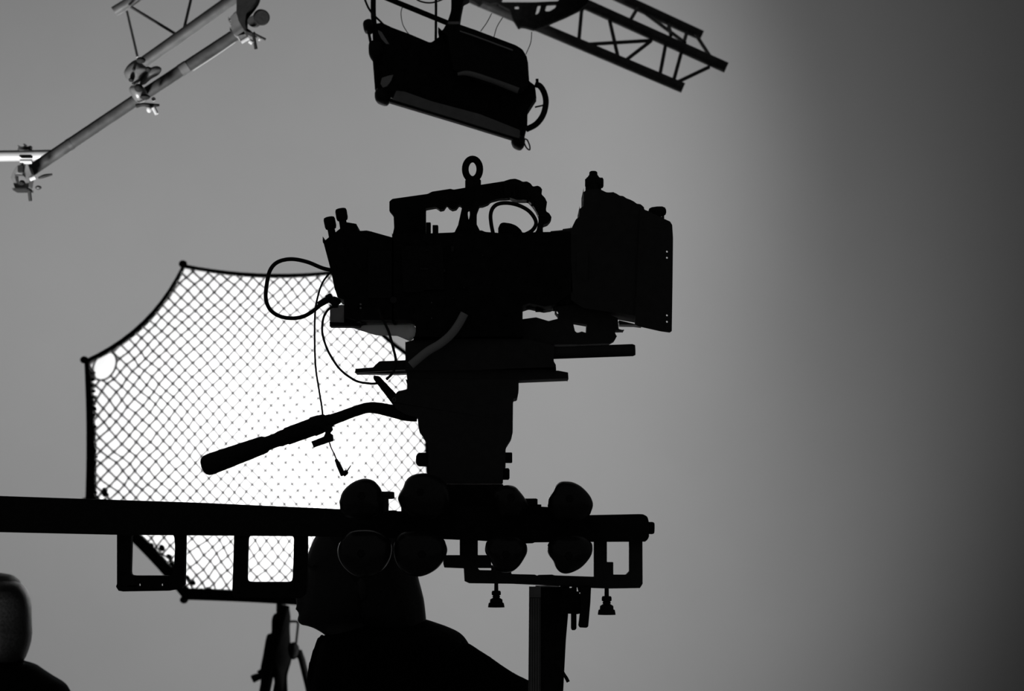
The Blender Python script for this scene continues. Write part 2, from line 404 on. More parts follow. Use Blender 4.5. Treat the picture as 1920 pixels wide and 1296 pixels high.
mb.build('housing_seam', GRY, fh)
ph = MB().ptube([(782, 778), (760, 777), (735, 771), (708, 765.5), (688, 765), (664, 772), (640, 781), (610, 791.5), (600, 796)], 4.46, [13, 12.5, 12, 11, 10.2, 10, 10.4, 11, 11], seg=18).build('pan_handle', BLK2, fh)
MB().plathe((624, 787), (378, 876.5), 4.46, [(0, 9), (.01, 12), (.04, 13), (.05, 15.5), (.10, 18), (.15, 18.5), (.16, 17), (.35, 16.5), (.36, 14.8), (.4, 15), (.43, 13.2), (.50, 13.4), (.52, 16.5), (.56, 17.2), (.8, 19.3),
    (.93, 20.3), (.965, 19), (.985, 15.5), (.995, 11), (1, 4)], 32).build('grip', RUB, ph)
cl = MB().plate([(603, 800), (622, 797), (625, 806), (620, 812), (625, 815), (625.5, 827), (588, 840), (583, 828), (607, 819), (610, 812)], 4.445, .02, r=1).build('cable_clamp', BLK2, ph)

# ================================================================== CAMERA SLIDER
sl = thing('camera_slider', P(900, 1100, 4.5), 'long black slider beam with hanging bracket frames running across under the fluid head', 'camera slider')
MB().plate([(-900, 900), (0, 930), (380, 943), (640, 955), (760, 959), (1104, 966), (1205, 964), (1214, 968), (1217, 980), (1217, 1008), (1211, 1016), (1100, 1016.5), (985, 1017.5), (800, 1010), (580, 1006), (218, 1003), (0, 998), (-900, 986)],
    4.43, .09, r=4, bev=.005).build('rail', BLK2, sl)
MB().plathe((1205, 990), (1227, 990.5), 4.47, [(0, 11), (.8, 11.5), (.95, 10.5), (1, 9)], 8).build('end_bolt', BLK, sl)
MB().plate([(219, 990), (219, 1095), (217, 1100), (222, 1108), (233, 1109.5), (320, 1108), (344, 1104), (349, 1095), (351, 990)], 4.45, .025,
    holes=[roundc([(250, 1002), (326, 1002), (328, 1025), (326, 1068), (322, 1079), (248, 1079)], 7), rect(262, 1094.5, 263.2, 1099), rect(304, 1094.5, 305.2, 1099)], r=0, bev=.002).build('hanging_bracket', BLK, sl)
MB().plate([(439, 990), (437, 1060), (435, 1112), (440, 1121), (565, 1122), (575, 1115), (578, 1060), (578.5, 990)], 4.45, .025,
    holes=[roundc([(467.5, 1004), (551, 1004), (550, 1050), (548, 1091), (465, 1091)], 8)], r=0, bev=.002).build('hanging_bracket', BLK, sl)
MB().plate([(862, 990), (1204.5, 990), (1205, 1095), (1200, 1103), (1140, 1104), (1110, 1103), (1100, 1101.5), (960, 1095), (880, 1094), (871, 1090), (869.5, 1066), (833, 1064.5), (831, 1057), (831, 1041), (862, 1041)], 4.45, .02,
    holes=[[(896, 1000), (1113, 1000), (1113, 1081.5), (1040, 1079), (1036, 1077.5), (1010, 1078), (1007, 1079.5), (1003, 1077.5), (959, 1076.5), (958, 1069), (950, 1060), (921, 1060), (921, 1041), (896, 1041)],
    [(896, 1065.5), (921, 1065.5), (921, 1069.5), (899, 1069)],
    [(1138, 1000), (1179, 1000), (1179, 1071), (1173, 1077.5), (1150, 1077.5), (1150, 1054), (1138, 1054)]], r=1.2, bev=.001).build('bracket_frame', DBLK, sl)
for (x, y0, k) in ((930.5, 1090, 1.0), (1137.5, 1098, 1.12)):
    h = 49*k + (0 if k < 1.1 else 0)
    pf = [(0, 3.6), (.36, 3.9), (.37, 7.5), (.42, 8.6), (.52, 8.6), (.55, 6), (.57, 7), (.62, 7), (.63, 6), (.68, 10), (.70, 11.5), (.82, 12), (.83, 14), (.92, 15), (1, 15.5)]
    pf = [(t, r*(1.08 if k > 1.1 else 1)) for t, r in pf]
    ft = MB().plathe((x, y0), (x, y0+h), 4.46, pf, 28).build('levelling_foot', BLK2, sl)

car = thing('slider_carriage', P(900, 1019, 4.5), 'black roller carriage with fat rubber wheels gripping the slider beam', 'carriage')
MB().plate([(752, 948), (1000, 949.5), (1030, 951), (1106, 965), (1106, 1015), (1037, 1019), (1033, 1017), (1014, 1016.5), (1003, 1017), (999, 1019), (985, 1019.5), (835, 1010), (752, 1008)], 4.39, .033, r=1.5).build('carriage_plate', BLK, car)
MB().plate([(760, 952), (1000, 953), (1100, 966), (1100, 1012), (760, 1004)], 4.525, .02, r=1.5).build('carriage_plate', BLK, car)
for bx_ in (790, 900, 985): MB().plate(rect(bx_, 946, bx_+30, 955), 4.40, .13, r=1).build('cross_bar', BLK, car)
MB().plate([(804, 908), (944, 908), (943, 930), (960, 951), (770, 951), (800, 930)], 4.43, .13, r=2).build('mounting_bowl', BLK, car)
W = {
 1: [(636.5, 946), (638, 934), (643, 921), (656, 908), (671, 900), (684, 897.5), (698, 900), (708, 908), (716, 921), (720, 945), (715, 965), (680, 975), (645, 968)],
 2: [(747, 940), (748, 928), (755, 915), (761, 901), (771, 892), (786, 888), (805, 889), (830, 900), (843, 925), (840, 955), (810, 975), (765, 965)],
 3: [(925, 935), (930, 918), (943, 911), (956, 910), (966, 913), (974, 921), (984, 934), (992, 950), (975, 970), (940, 970)],
 4: [(1027, 939), (1031, 930), (1037, 921), (1042, 911), (1050, 904), (1060, 902.5), (1073, 904), (1087, 910.5), (1099, 921), (1108, 933), (1112, 946), (1109, 958), (1103, 968), (1080, 980), (1045, 975), (1029, 957)],
 5: [(643, 1010), (636, 1020), (633, 1033), (635.5, 1048), (645, 1064), (662, 1078), (685, 1084), (710, 1075), (728, 1055), (735, 1030), (728, 1010), (700, 995), (660, 996)],
 6: [(742, 1010), (738, 1035), (745, 1060), (762, 1076), (782, 1081.5), (800, 1078), (819, 1067), (832, 1051), (838.5, 1034), (836, 1020), (829, 1009), (800, 995), (760, 997)],
 7: [(1029, 1018), (1026, 1030), (1029, 1041), (1037, 1052), (1042, 1064), (1050, 1073), (1061, 1076), (1074, 1073), (1089, 1065), (1101, 1053), (1109, 1040), (1111, 1027), (1107, 1016), (1085, 1004), (1045, 1005)],
 8: [(914, 1014), (910, 1024), (910, 1036), (918, 1049), (924, 1060), (930, 1069), (945, 1074), (960, 1072), (973, 1062), (982, 1049), (988, 1037), (988.5, 1026), (984, 1017), (970, 1006), (930, 1004)]}
for k, ol in W.items():
    w = MB().blob(ol, 4.35, .035).build('roller_wheel', TYRE, car)
    cx = sum(p[0] for p in ol)/len(ol); cy = sum(p[1] for p in ol)/len(ol)
    d0 = 4.312
    a, b = P(cx, cy, d0), P(cx, cy, d0+.03)
    MB().lathe(a, b, [(0, .006), (.2, .009), (1, .009)], 6).build('axle_bolt', BLK2, w)
MB().plathe((699.5, 929), (739.5, 929), 4.36, [(0, 6), (.08, 8), (.9, 7), (1, 6)], 16).plate(rect(714, 932, 729, 960), 4.35, .02, r=1).build('brake_knob', DGRY, car, label='dark grey brake knob')
MB().plathe((975, 942), (1008, 942), 4.36, [(0, 7), (.9, 7.2), (1, 6)], 16).build('brake_knob', BLK2, car)
mb = MB().tube([P(x, y, 4.428) for x, y in ((640, 957.5), (690, 957), (744, 958))], .0008, seg=6)
mb.build('rail_highlight', ALU, car)  # pale bead standing in for the highlight along the rail top

# ================================================================== SUPPORT COLUMN
zb = .12
colm = thing('support_column', (P(1028, 1102, 4.5).x, 4.5, 0), 'black telescopic support column with clamp levers holding up the slider frame', 'support column')
yb = HORIZ + (CAMZ-.06)/4.5*FPX
MB().plate([(1004, 1098), (1068, 1098), (1065, 1154), (1061, 1200), (1056, 1296), (1052, 1500), (1050, yb), (1004, yb)], 4.46, .08, r=1).build('column_tube', BLK, colm)
st = MB().plate([(992, 1100), (1014, 1100), (1014, 1500), (1014, yb), (990, yb), (990.5, 1300)], 4.455, .07, r=1).build('side_strip', GRY, colm, label='worn dull grey side strip')
mb = MB()
for x in (995, 999.5, 1004, 1008.5): mb.plate([(x, 1122), (x+2, 1122), (x+1.5, 1600), (x-.5, 1600)], 4.4535, .003, r=0, bev=0)
mb.plate(rect(992, 1100, 1014, 1120), 4.451, .006, r=0, bev=0)
mb.build('flute', PALE, st)
MB().plate([(1050, 1096), (1086, 1096), (1086, 1112), (1090, 1114), (1090, 1150), (1083, 1152), (1064, 1151), (1050, 1151)], 4.44, .05, holes=[rect(1054, 1100.5, 1072, 1102.5), rect(1081.5, 1101.5, 1088.5, 1109)], r=1).build('clamp_block', BLK, colm)
MB().plate([(1070.5, 1145), (1081, 1145), (1081, 1179), (1078, 1182), (1072, 1182), (1070.5, 1179)], 4.45, .012, r=1.5).build('clamp_lever', BLK2, colm)
MB().plate([(1088, 1098), (1108.5, 1098), (1107, 1130), (1103, 1175), (1100, 1177.5), (1086, 1177), (1084, 1174), (1087, 1150)], 4.43, .03, r=2).build('clamp_lever', BLK2, colm)
MB().ptube([(1045, 1240), (1056, 1262), (1062, 1272), (1065.5, 1279)], 4.45, [2.5, 3, 3.4, 3.4], seg=10).build('release_lever', BLK2, colm)
bx = P(1028, 1102, 4.5).x
for a in (90, 210, 330):
    a = math.radians(a); d = Vector((math.cos(a), math.sin(a), 0))
    MB().tube([Vector((bx, 4.5, .12)), Vector((bx, 4.5, .1))+d*.3, Vector((bx, 4.5, .03))+d*.62], [.035, .028, .025], seg=10).build('base_leg', BLK, colm)

# ================================================================== OCTAGONAL SOFTBOX
OD = 8.40
V = [(343, 495), (158, 675), (160, 940), (345, 1125), (628, 1140), (815, 957), (812, 690), (625, 508)]
sag = [24, 3, 8, 2, 16, 6, 18, 11]
def outline(n=10, inset=0.0):
    c = (486, 816); out = []
    for i in range(8):
        a, b = V[i], V[(i+1) % 8]
        mx, my = (a[0]+b[0])/2-c[0], (a[1]+b[1])/2-c[1]; l = math.hypot(mx, my)
        for k in range(n):
            t = k/n; q = 4*t*(1-t)*sag[i]
            x = a[0]+(b[0]-a[0])*t - mx/l*q; y = a[1]+(b[1]-a[1])*t - my/l*q
            dx, dy = x-c[0], y-c[1]; dl = math.hypot(dx, dy)
            ins = inset[i]*(1-t)+inset[(i+1) % 8]*t if isinstance(inset, list) else inset
            out.append((x-dx/dl*ins, y-dy/dl*ins))
    return out
sb = thing('octagonal_softbox', P(486, 1140, OD), 'glowing white octagonal softbox covered by a dark diamond fabric grid', 'softbox')
OUT = outline(); INN = outline(inset=[9, 13, 22, 24, 18, 12, 10, 8])
MB().plate(OUT, OD-.012, .05, holes=[INN], r=0, bev=.002).build('rim', CLOTHM, sb)
for (x, y) in V: MB().ell(P(x, y, OD+.01), (M(8, OD), .02, M(7, OD))).build('corner_cap', CLOTHM, sb)
# diffuser: a thin translucent sheet
dm = bpy.data.materials.new('diffusion_fabric'); dm.use_nodes = True; nt = dm.node_tree; nt.nodes.clear()
ou = nt.nodes.new('ShaderNodeOutputMaterial'); tr = nt.nodes.new('ShaderNodeBsdfTranslucent'); df = nt.nodes.new('ShaderNodeBsdfDiffuse'); mx = nt.nodes.new('ShaderNodeMixShader')
tr.inputs['Color'].default_value = (.9, .9, .9, 1); df.inputs['Color'].default_value = (.6, .6, .6, 1); mx.inputs[0].default_value = .2
nt.links.new(tr.outputs[0], mx.inputs[1]); nt.links.new(df.outputs[0], mx.inputs[2]); nt.links.new(mx.outputs[0], ou.inputs[0])
pts = [P(x, y, OD+.05) for x, y in OUT]; c = sum(pts, Vector())/len(pts); n = len(pts)
rings = [[c+(p-c)*k for p in pts] for k in (1, .8, .6, .4, .2, .05)]
mb = MB(); mb.add([v for r_ in rings for v in r_], [(i*n+k, i*n+(k+1) % n, (i+1)*n+(k+1) % n, (i+1)*n+k) for i in range(5) for k in range(n)] + [tuple(range(5*n, 6*n))])
dif = mb.build('diffuser', dm, sb, label='glowing white diffusion cloth')
# shell (open cone to the speed ring)
rc_ = c + Vector((0, .57, 0))
def shell(scale, off=0): return [Vector((rc_.x+(p.x-c.x)*scale, OD+.05+off, rc_.z+(p.z-c.z)*scale)) for p in pts]
r0 = shell(.99, -.02)
sh = [r0, shell(.99, .04), shell(.9, .2), shell(.72, .36), shell(.5, .48), shell(.2, .58), shell(.03, .60)]
mb = MB(); mb.add([v for r_ in sh for v in r_], [(i*n+k, i*n+(k+1) % n, (i+1)*n+(k+1) % n, (i+1)*n+k) for i in range(6) for k in range(n)] + [tuple(range(6*n, 7*n))])
shm = bpy.data.materials.new('softbox_shell'); shm.use_nodes = True; nt = shm.node_tree; b = nt.nodes['Principled BSDF']
b.inputs['Base Color'].default_value = (.01, .01, .01, 1); b.inputs['Roughness'].default_value = .9
so = mb.build('shell', shm, sb); md = so.modifiers.new('thick', 'SOLIDIFY'); md.thickness = .006; md.offset = 0
shw = bpy.data.materials.new('silver_lining'); shw.use_nodes = True; b = shw.node_tree.nodes['Principled BSDF']
b.inputs['Base Color'].default_value = (.75, .75, .75, 1); b.inputs['Roughness'].default_value = .9
sh = [shell(.975, .01), shell(.97, .04), shell(.87, .19), shell(.69, .34), shell(.47, .46), shell(.18, .55), shell(.03, .57)]
mb = MB(); mb.add([v for r_ in sh for v in r_], [(i*n+k, i*n+(k+1) % n, (i+1)*n+(k+1) % n, (i+1)*n+k) for i in range(6) for k in range(n)] + [tuple(range(6*n, 7*n))])
mb.build('silver_lining', shw, sb, label='silvery inner lining')
MB().lathe(rc_+Vector((0, -.02, 0)), rc_+Vector((0, .18, 0)), [(0, .08), (.3, .08), (.31, .065), (1, .06)], 24).build('speed_ring', BLK2, sb)
# grid of strips
from functools import lru_cache
def inside(x, y, L):
    r = False; j = len(L)-1
    for i in range(len(L)):
        if (L[i][1] > y) != (L[j][1] > y) and x < (L[j][0]-L[i][0])*(y-L[i][1])/(L[j][1]-L[i][1])+L[i][0]: r = not r
        j = i
    return r
EL = (196, 686, 20, 29, math.radians(28))
def inell(x, y):
    dx, dy = x-EL[0], y-EL[1]; ca, sa = math.cos(EL[4]), math.sin(EL[4])
    u, w = dx*ca+dy*sa, -dx*sa+dy*ca
    return (u/EL[2])**2+(w/EL[3])**2 < 1
mb = MB(); PX, PY = 24.4, 26.0
def node(i, j):
    x = 486+(i-j)*PX/2; y = 816+(i+j)*PY/2
    nv = noise.noise_vector(Vector((x*.007, y*.007, 3.1))); n2 = noise.noise_vector(Vector((x*.03, y*.03, 8.7)))
    edge = max(0, min(1, (330-x)/170)); low = max(0, min(1, (y-960)/160)); top = max(0, min(1, (560-y)/60))
    a = 10+10*low; b_ = 2.2+6.5*edge+7*low+4*top
    return (x+nv.x*a+n2.x*b_, y+nv.y*a+n2.y*b_)
def strip(a, b_, w=2.3):
    pa, pb = P(a[0], a[1], OD), P(b_[0], b_[1], OD)
    d = (pb-pa); d.y = 0
    if d.length < 1e-4: return
    d.normalize(); nn = Vector((-d.z, 0, d.x))*M(w, OD)/2
    jx = noise.noise(Vector((a[0]*.05, a[1]*.05, 0)))*.004
    back = Vector((jx*.3, .006, jx*.3)); 
    mb.add([pa-nn, pa+nn, pb+nn, pb-nn, pa-nn+back, pa+nn+back, pb+nn+back, pb-nn+back], [(0, 1, 2, 3), (7, 6, 5, 4), (0, 4, 5, 1), (1, 5, 6, 2), (2, 6, 7, 3), (3, 7, 4, 0)])
INN2 = outline(inset=4)
ok = lambda p: inside(p[0], p[1], INN2) and not inell(*p)
R = 40
for i in range(-R, R):
    for j in range(-R, R):
        a = node(i, j); ia = ok(a)
        for (di, dj) in ((1, 0), (0, 1)):
            b_ = node(i+di, j+dj); ib = ok(b_)
            if not ia and not ib: continue
            p, q = a, b_
            if ia != ib:
                g, h = (p, q) if ia else (q, p)
                for _ in range(7):
                    m_ = ((g[0]+h[0])/2, (g[1]+h[1])/2)
                    if ok(m_): g = m_
                    else: h = m_
                p, q = ((a, g) if ia else (b_, g))
            e = max(0, min(1, (600-p[0])/440))
            strip(p, q, 3.0+1.0*e)  # strips narrow rightward, their width imitating bloom washing out the grid
        if ia:
            pa = P(a[0], a[1], OD)
            mb.ell(pa+Vector((0, .010, 0)), (M(1.4, OD), .004, M(1.4, OD)), 6, 4)
el = [(EL[0]+EL[2]*math.cos(t)*math.cos(EL[4])-EL[3]*math.sin(t)*math.sin(EL[4]), EL[1]+EL[2]*math.cos(t)*math.sin(EL[4])+EL[3]*math.sin(t)*math.cos(EL[4])) for t in [2*math.pi*k/20 for k in range(21)]]
for k in range(20): strip(el[k], el[k+1], 4)
g = mb.build('fabric_grid', sheet('net_fabric', .66, .85), sb, label='dark diamond-patterned fabric grid')
# scalloped hem between grid and rim on the left edge
mb = MB()
for k in range(22):
    y = 700+k*11.2
    mb.ell(P(173+random.uniform(0, 5), y, OD+.01), (M(random.uniform(4, 8), OD), .012, M(random.uniform(3, 6), OD)), 8, 6)
for k in range(34):
    t = k/34; q = random.uniform(8, 34); x = 172+t*170+q*.7+random.uniform(-2, 4); y = 940+t*180-q*.7
    a_ = random.uniform(3.5, 8)
    mb.ell(P(x, y, OD+.01), (M(a_, OD), .012, M(random.uniform(3, 6), OD)), 8, 6, Matrix.Rotation(math.radians(random.uniform(25, 65)), 3, 'Y'))
for k in range(16):
    mb.ell(P(352+k*13+random.uniform(-3, 3), 1112+k*1.0-random.uniform(0, 10), OD+.01), (M(random.uniform(5, 9), OD), .012, M(random.uniform(3, 7), OD)), 8, 6)
mb.build('grid_hem', CLOTHM, sb)
ld = bpy.data.lights.new('softbox_lamp', 'POINT'); ld.energy = 16; ld.shadow_soft_size = .06
lo_ = bpy.data.objects.new('softbox_lamp', ld); COL.objects.link(lo_); lo_.parent = sb
lo_.location = c + Vector((.14, .42, -.02)) - rootloc(sb)

# stand of the softbox
sx = P(527, 1150, 8.95).x
ls = thing('light_stand', (sx, 8.95, 0), 'black light stand with bunched cloth and side lever holding up the softbox', 'light stand')
zt = P(527, 1100, 8.95).z
MB().tube([Vector((sx, 8.95, .35)), Vector((sx, 8.95, P(0, 816, 8.95).z-.02))], .018, seg=16, smooth=False).build('riser', BLK2, ls)
MB().tube([Vector((sx, 8.95, P(0, 816, 8.95).z-.03)), Vector((sx, 8.95, P(0, 816, 8.95).z)), Vector((rc_.x-.05, 8.97, rc_.z)), Vector((rc_.x, 9.1, rc_.z))], .022, seg=12).build('tilt_bracket', BLK2, ls)
MB().blob([(524, 1136), (541, 1136), (543, 1144), (545, 1160), (543.5, 1176), (545, 1209), (547, 1235), (541, 1258), (538.5, 1275), (539, 1330), (518, 1330), (515, 1280), (512, 1270), (507, 1285), (498, 1330), (480, 1330), (485, 1300), (489, 1275),
    (488, 1256), (493, 1229), (500, 1192), (509, 1186), (510, 1160), (515, 1151), (523, 1148)], 8.92, .05, sm=3).build('cloth_cover', CLOTHM, ls)
MB().ptube([(497, 1266), (482, 1270), (473, 1274)], 8.92, [5, 7, 7.5], seg=12).ptube([(484, 1262), (490, 1258)], 8.92, 4, seg=10).build('side_lever', RUB, ls)
MB().ptube([(541, 1166), (553, 1165.5), (558.5, 1168), (558, 1180), (555, 1208)], 8.92, 2.3, seg=8).build('wire_loop', CABM, ls)
MB().blob([(541, 1210), (552, 1204), (560, 1212), (561, 1222), (557, 1233), (548, 1237), (540, 1228)], 8.92, .03).build('leg_joint', BLK, ls)
for k, (x1, y1, d1) in enumerate(((700, 1835, 8.7), (420, 1870, 8.8), (540, 1790, 9.4))):
    q = P(x1, y1, d1); q.z = .02
    MB().tube([P(552, 1224, 8.92) if k == 0 else P(528, 1240, 8.95), P(577, 1283, 8.9) if k == 0 else P(528, 1240, 8.95).lerp(q, .4), q], [.014, .013, .012], seg=10).build('leg', BLK, ls)

# ================================================================== HANGING LIGHT
hl = thing('hanging_studio_light', P(850, 270, 5.6), 'black studio lamp head with side handle and housing box hanging tilted above the camera', 'studio light')
hh = MB().plate([(697, 46), (718, 42), (739, 52), (771, 64), (808, 80), (836, 60), (861, 60), (985, 110), (990, 125), (992, 152), (1003, 160), (1006, 190), (989, 216), (989, 236), (982, 264), (970, 262), (855, 227), (728, 190), (708, 182), (700, 100)], 5.5, .07, r=3, bev=.006).build('housing', BLK, hl)
MB().plathe((725, 110), (975, 200), 5.62, [(0, 30), (0, 44), (.1, 48), (.9, 48), (1, 44), (1, 30)], 40).build('lamp_barrel', BLK, hl)
bb = MB().plate([(820, 62), (831, 55.5), (836, 46), (861, 45), (891, 55.5), (968, 85), (980, 93), (987, 105), (990, 120), (993, 168), (975, 186), (905, 166), (850, 142), (840, 80)], 5.46, .08, r=3, bev=.006).build('ballast_box', BLK2, hl)
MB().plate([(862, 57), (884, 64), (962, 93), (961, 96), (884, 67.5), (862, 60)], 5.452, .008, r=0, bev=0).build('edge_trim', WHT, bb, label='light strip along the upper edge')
MB().ptube([(858, 139), (880, 138), (925, 152), (972, 170)], 5.455, [3, 5, 5, 6], seg=10).build('lower_ridge', PALE, bb)
MB().plate([(743, 170), (760, 172), (810, 190), (900, 214), (975, 244), (974, 262), (860, 227), (735, 189)], 5.463, .02, r=2).build('diffuser_panel', PALE, hl, label='dull grey band below the housing')
MB().plate([(730, 184), (860, 222), (975, 257), (972, 268), (855, 232), (728, 194)], 5.47, .03, r=2).build('bottom_rail', BLK, hl)
MB().plate([(688, 60), (694, 58), (705, 110), (711, 170), (703, 172), (699, 120)], 5.49, .04, r=1).build('front_frame', BLK, hl)
MB().blob([(693, 80), (703, 76), (716, 82), (718, 100), (712, 116), (702, 118), (693, 106), (691, 92)], 5.50, .03).build('yoke_knob', RUB, hl)
for ol in ([(681, 45), (686, 38.5), (696, 38), (700, 50), (697, 62), (686, 62), (682, 55)], [(704, 172), (716, 166), (732, 182), (729, 194), (722, 198), (708, 193), (703, 184)], [(960, 262), (982, 256), (984, 270), (979, 279), (972, 281), (961, 275)]):
    MB().blob(ol, 5.5, .035).build('corner_bumper', RUB, hl)
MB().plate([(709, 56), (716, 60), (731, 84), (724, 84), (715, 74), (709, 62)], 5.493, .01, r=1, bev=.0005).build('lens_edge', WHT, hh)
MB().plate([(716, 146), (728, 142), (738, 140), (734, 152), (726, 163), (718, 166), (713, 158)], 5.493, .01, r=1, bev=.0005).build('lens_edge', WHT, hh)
MB().ptube([(1003, 158), (1013, 162), (1021, 176), (1023.5, 194), (1018, 216), (1005, 233), (986, 243)], 5.55, 5.7, seg=14).build('side_handle', RUB, hl)
MB().ptube([(1003, 201), (1012, 199), (1020, 197)], 5.55, 1.6, seg=8).build('handle_pin', BLK2, hl)
MB().ptube([(1007, 148), (1007.5, 162)], 5.55, 3, seg=10).build('latch_pin', BLK2, hl)
MB().ptube([(982, 262), (988, 262), (993, 273), (993, 281), (987, 277), (983, 268)], 5.52, 1.4, seg=8, closed=True).build('safety_loop', CABM, hl)
MB().ptube([(704, -300), (701, -60), (700, -10), (700, 25), (702, 50)], 5.52, 5, seg=12).build('yoke_arm', BLK2, hl)
MB().ptube([(560, -75), (640, -40), (729, -2), (780, 19), (846, 46)], 5.6, 5.2, seg=14).build('yoke_bar', BLK2, hl)
MB().ptube([(818.5, -300), (817.5, 10), (817, 80)], 5.52, 2.6, seg=10).build('hanger_rod', BLK2, hl)
o = MB().ptube([(672, -40), (686, 4), (697, 24), (713, 40), (722, 50)], 5.5, 2.0, seg=8).build('safety_cable', CABM); tag(o, 'thin black cable crossing the yoke arm of the hanging studio light', 'cable')
o = MB().ptube([(770, -12), (783, 0), (799, 5), (815, 4), (833, -3), (845, -14)], 5.55, 1.6, seg=8).build('slack_cable', CABM); tag(o, 'black cable sagging at the top edge just above the lamp yoke bar', 'cable')
hc = MB().plate([(846, -300), (876, -300), (880, -5), (880, 6), (869, 11), (865, 30), (862, 50), (836, 50), (840, 38), (846, 20)], 5.55, .06, r=3).build('pipe_hook', BLK); tag(hc, 'black hook clamp gripping the studio lamp from the truss above', 'clamp')
for pts_, lb in (([(922, 25), (913, 42), (901, 59)], 'faint thin wire slanting above the lamp housing box, nearest its hook clamp'),
                 ([(943, 32), (932, 50), (926, 70)], 'faint thin wire above the middle of the lamp housing box'),
                 ([(997, 60), (995, 80), (986, 102)], 'faint thin wire curving down to the rounded housing corner beside the truss bracket'),
                 ([(757, 8), (752, 22), (754, 42), (760, 55), (768, 66)], 'faint thin wire bowed between the yoke bar and the lamp body')):
    o = MB().ptube(pts_, 5.62, .9, seg=6).build('thin_wire', mat('wire_grey', .1, .5)); tag(o, lb, 'wire', 'thin wires around the hanging studio light')

# ================================================================== RIGHT TRUSS
rt = thing('lighting_truss', P(1130, 165, 7.4), 'dark triangular lighting truss with cross braces ending beside the hanging studio light', 'truss')
def tpipe(a, b, D, r, nm, par, m, cap=True):
    da, db = (D if isinstance(D, tuple) else (D, D))
    mb = MB().tube([P(a[0], a[1], da), P(b[0], b[1], db)], [M(r, da), M(r, db)], seg=18, smooth=False)
    return mb.build(nm, m, par)
D1, D2, D3 = 7.75, 7.4, 7.3
tpipe((416, -351), (1316, 67), D1, 10, 'chord', rt, TRUSSB)
tpipe((376, -317), (1362, 127), D2, 10.5, 'chord', rt, TRUSSB)
tpipe((360, -225), (1281, 165), D3, 10, 'chord', rt, TRUSSB)
for a, b, d in (((1091, 14), (1085, 79), (D2, D3)), ((1143, 38), (1158, 104), (D2, D3)), ((1104, 83), (1222, 76), (D3, D2)), ((1219, 78), (1176, 111), (D2, D3)), ((1248, 84), (1237, 142), (D2, D3)), ((1277, 100), (1262, 155), (D2, D3)),
                ((1329, 126), (1266, 156), (D2, D3)), ((1196, 14), (1183, 36), (D1, D2)), ((1210, 25), (1284, 80), (D1, D2)), ((1253, 44), (1258, 66), (D1, D2)), ((1288, 60), (1282, 80), (D1, D2)), ((1304, 64), (1334, 110), (D1, D2)), ((1060, -10), (1092, 18), (D1, D2))):
    tpipe(a, b, d, 3.6, 'brace', rt, TRUSSB)
o = MB().plate([(962, 40), (966, 46), (972, 56), (977, 53), (985, 54), (1000, 58.5), (1018, 54), (1036, 45), (1060, 35), (1085, 23), (1101, 10), (1108, -20), (1060, -20), (1046, 2), (1000, 4), (930, 4), (936, 12), (956, 22)], 7.1, .03,
    holes=[[(1004, 28), (1008, 12), (1014, 11), (1010, 24)], [(1022, 21), (1025, 11), (1043, 10), (1040, 15), (1030, 21)], [(965, 13), (973, 13), (973, 17), (965, 17)]], r=2, bev=.003).build('truss_bracket', BLK)
tag(o, 'solid black angled bracket clamped across the lighting truss', 'bracket')
o = MB().plate([(878, -40), (930, -40), (945, -10), (940, 8), (918, 12), (905, 6), (898, 15), (892, 10), (880, 4)], 7.15, .04, r=3).build('truss_clamp', BLK); tag(o, 'black clamp block on the lower truss chord at the top edge', 'clamp')

# ================================================================== LEFT TRUSS AND PIPES
LD = 6.5
lt = thing('aluminium_truss', P(300, 120, LD), 'grey aluminium truss section with thin braces above the long slanting pipe', 'truss')
tpipe((214, 22), (635, -240), LD+.25, 10, 'chord', lt, ALU)
tpipe((268, 118), (758, -232), LD, 11.2, 'chord', lt, ALU)
tpipe((238, 22), (258, 108), (LD+.22, LD), 2.6, 'brace', lt, WHT).__setitem__('label', 'pale thin brace')
tpipe((246, 13), (333, 66), (LD+.25, LD), 2.8, 'brace', lt, ALUD)
tpipe((362, -18), (345, 54), (LD+.25, LD), 2.8, 'brace', lt, ALUD)
lp = thing('scaffold_pipe', P(245, 330, LD-.15), 'long dull metal pipe slanting down from the round black clamp to the corner joint', 'pipe')
LP = LD-.15
MB().ptube([(46, 328), (257, 186), (446, 62)], LP, 11.3, seg=20, smooth=False).build('tube', mat('worn_pipe_metal', .10, .55, .2, 30, .3, .1), lp)
MB().ptube([(128, 273), (134, 269)], LP, 11.9, seg=20, smooth=False).build('band', ALUD, lp)
MB().ptube([(338, 133), (352, 124)], LP, 12.2, seg=20, smooth=False).build('band', GRY, lp)
o = MB().ptube([(-420, 297), (40, 292), (96, 291)], LP+.1, 10.5, seg=20, smooth=False).build('cross_pipe', ALUL); tag(o, 'short bright horizontal pipe entering at the left edge', 'pipe')
o = MB().ptube([(441, 79), (405, 104), (362, 132)], LP-.08, 1.0, seg=6).build('pale_string', WHT); tag(o, 'thin pale string running under the long slanting pipe', 'string')
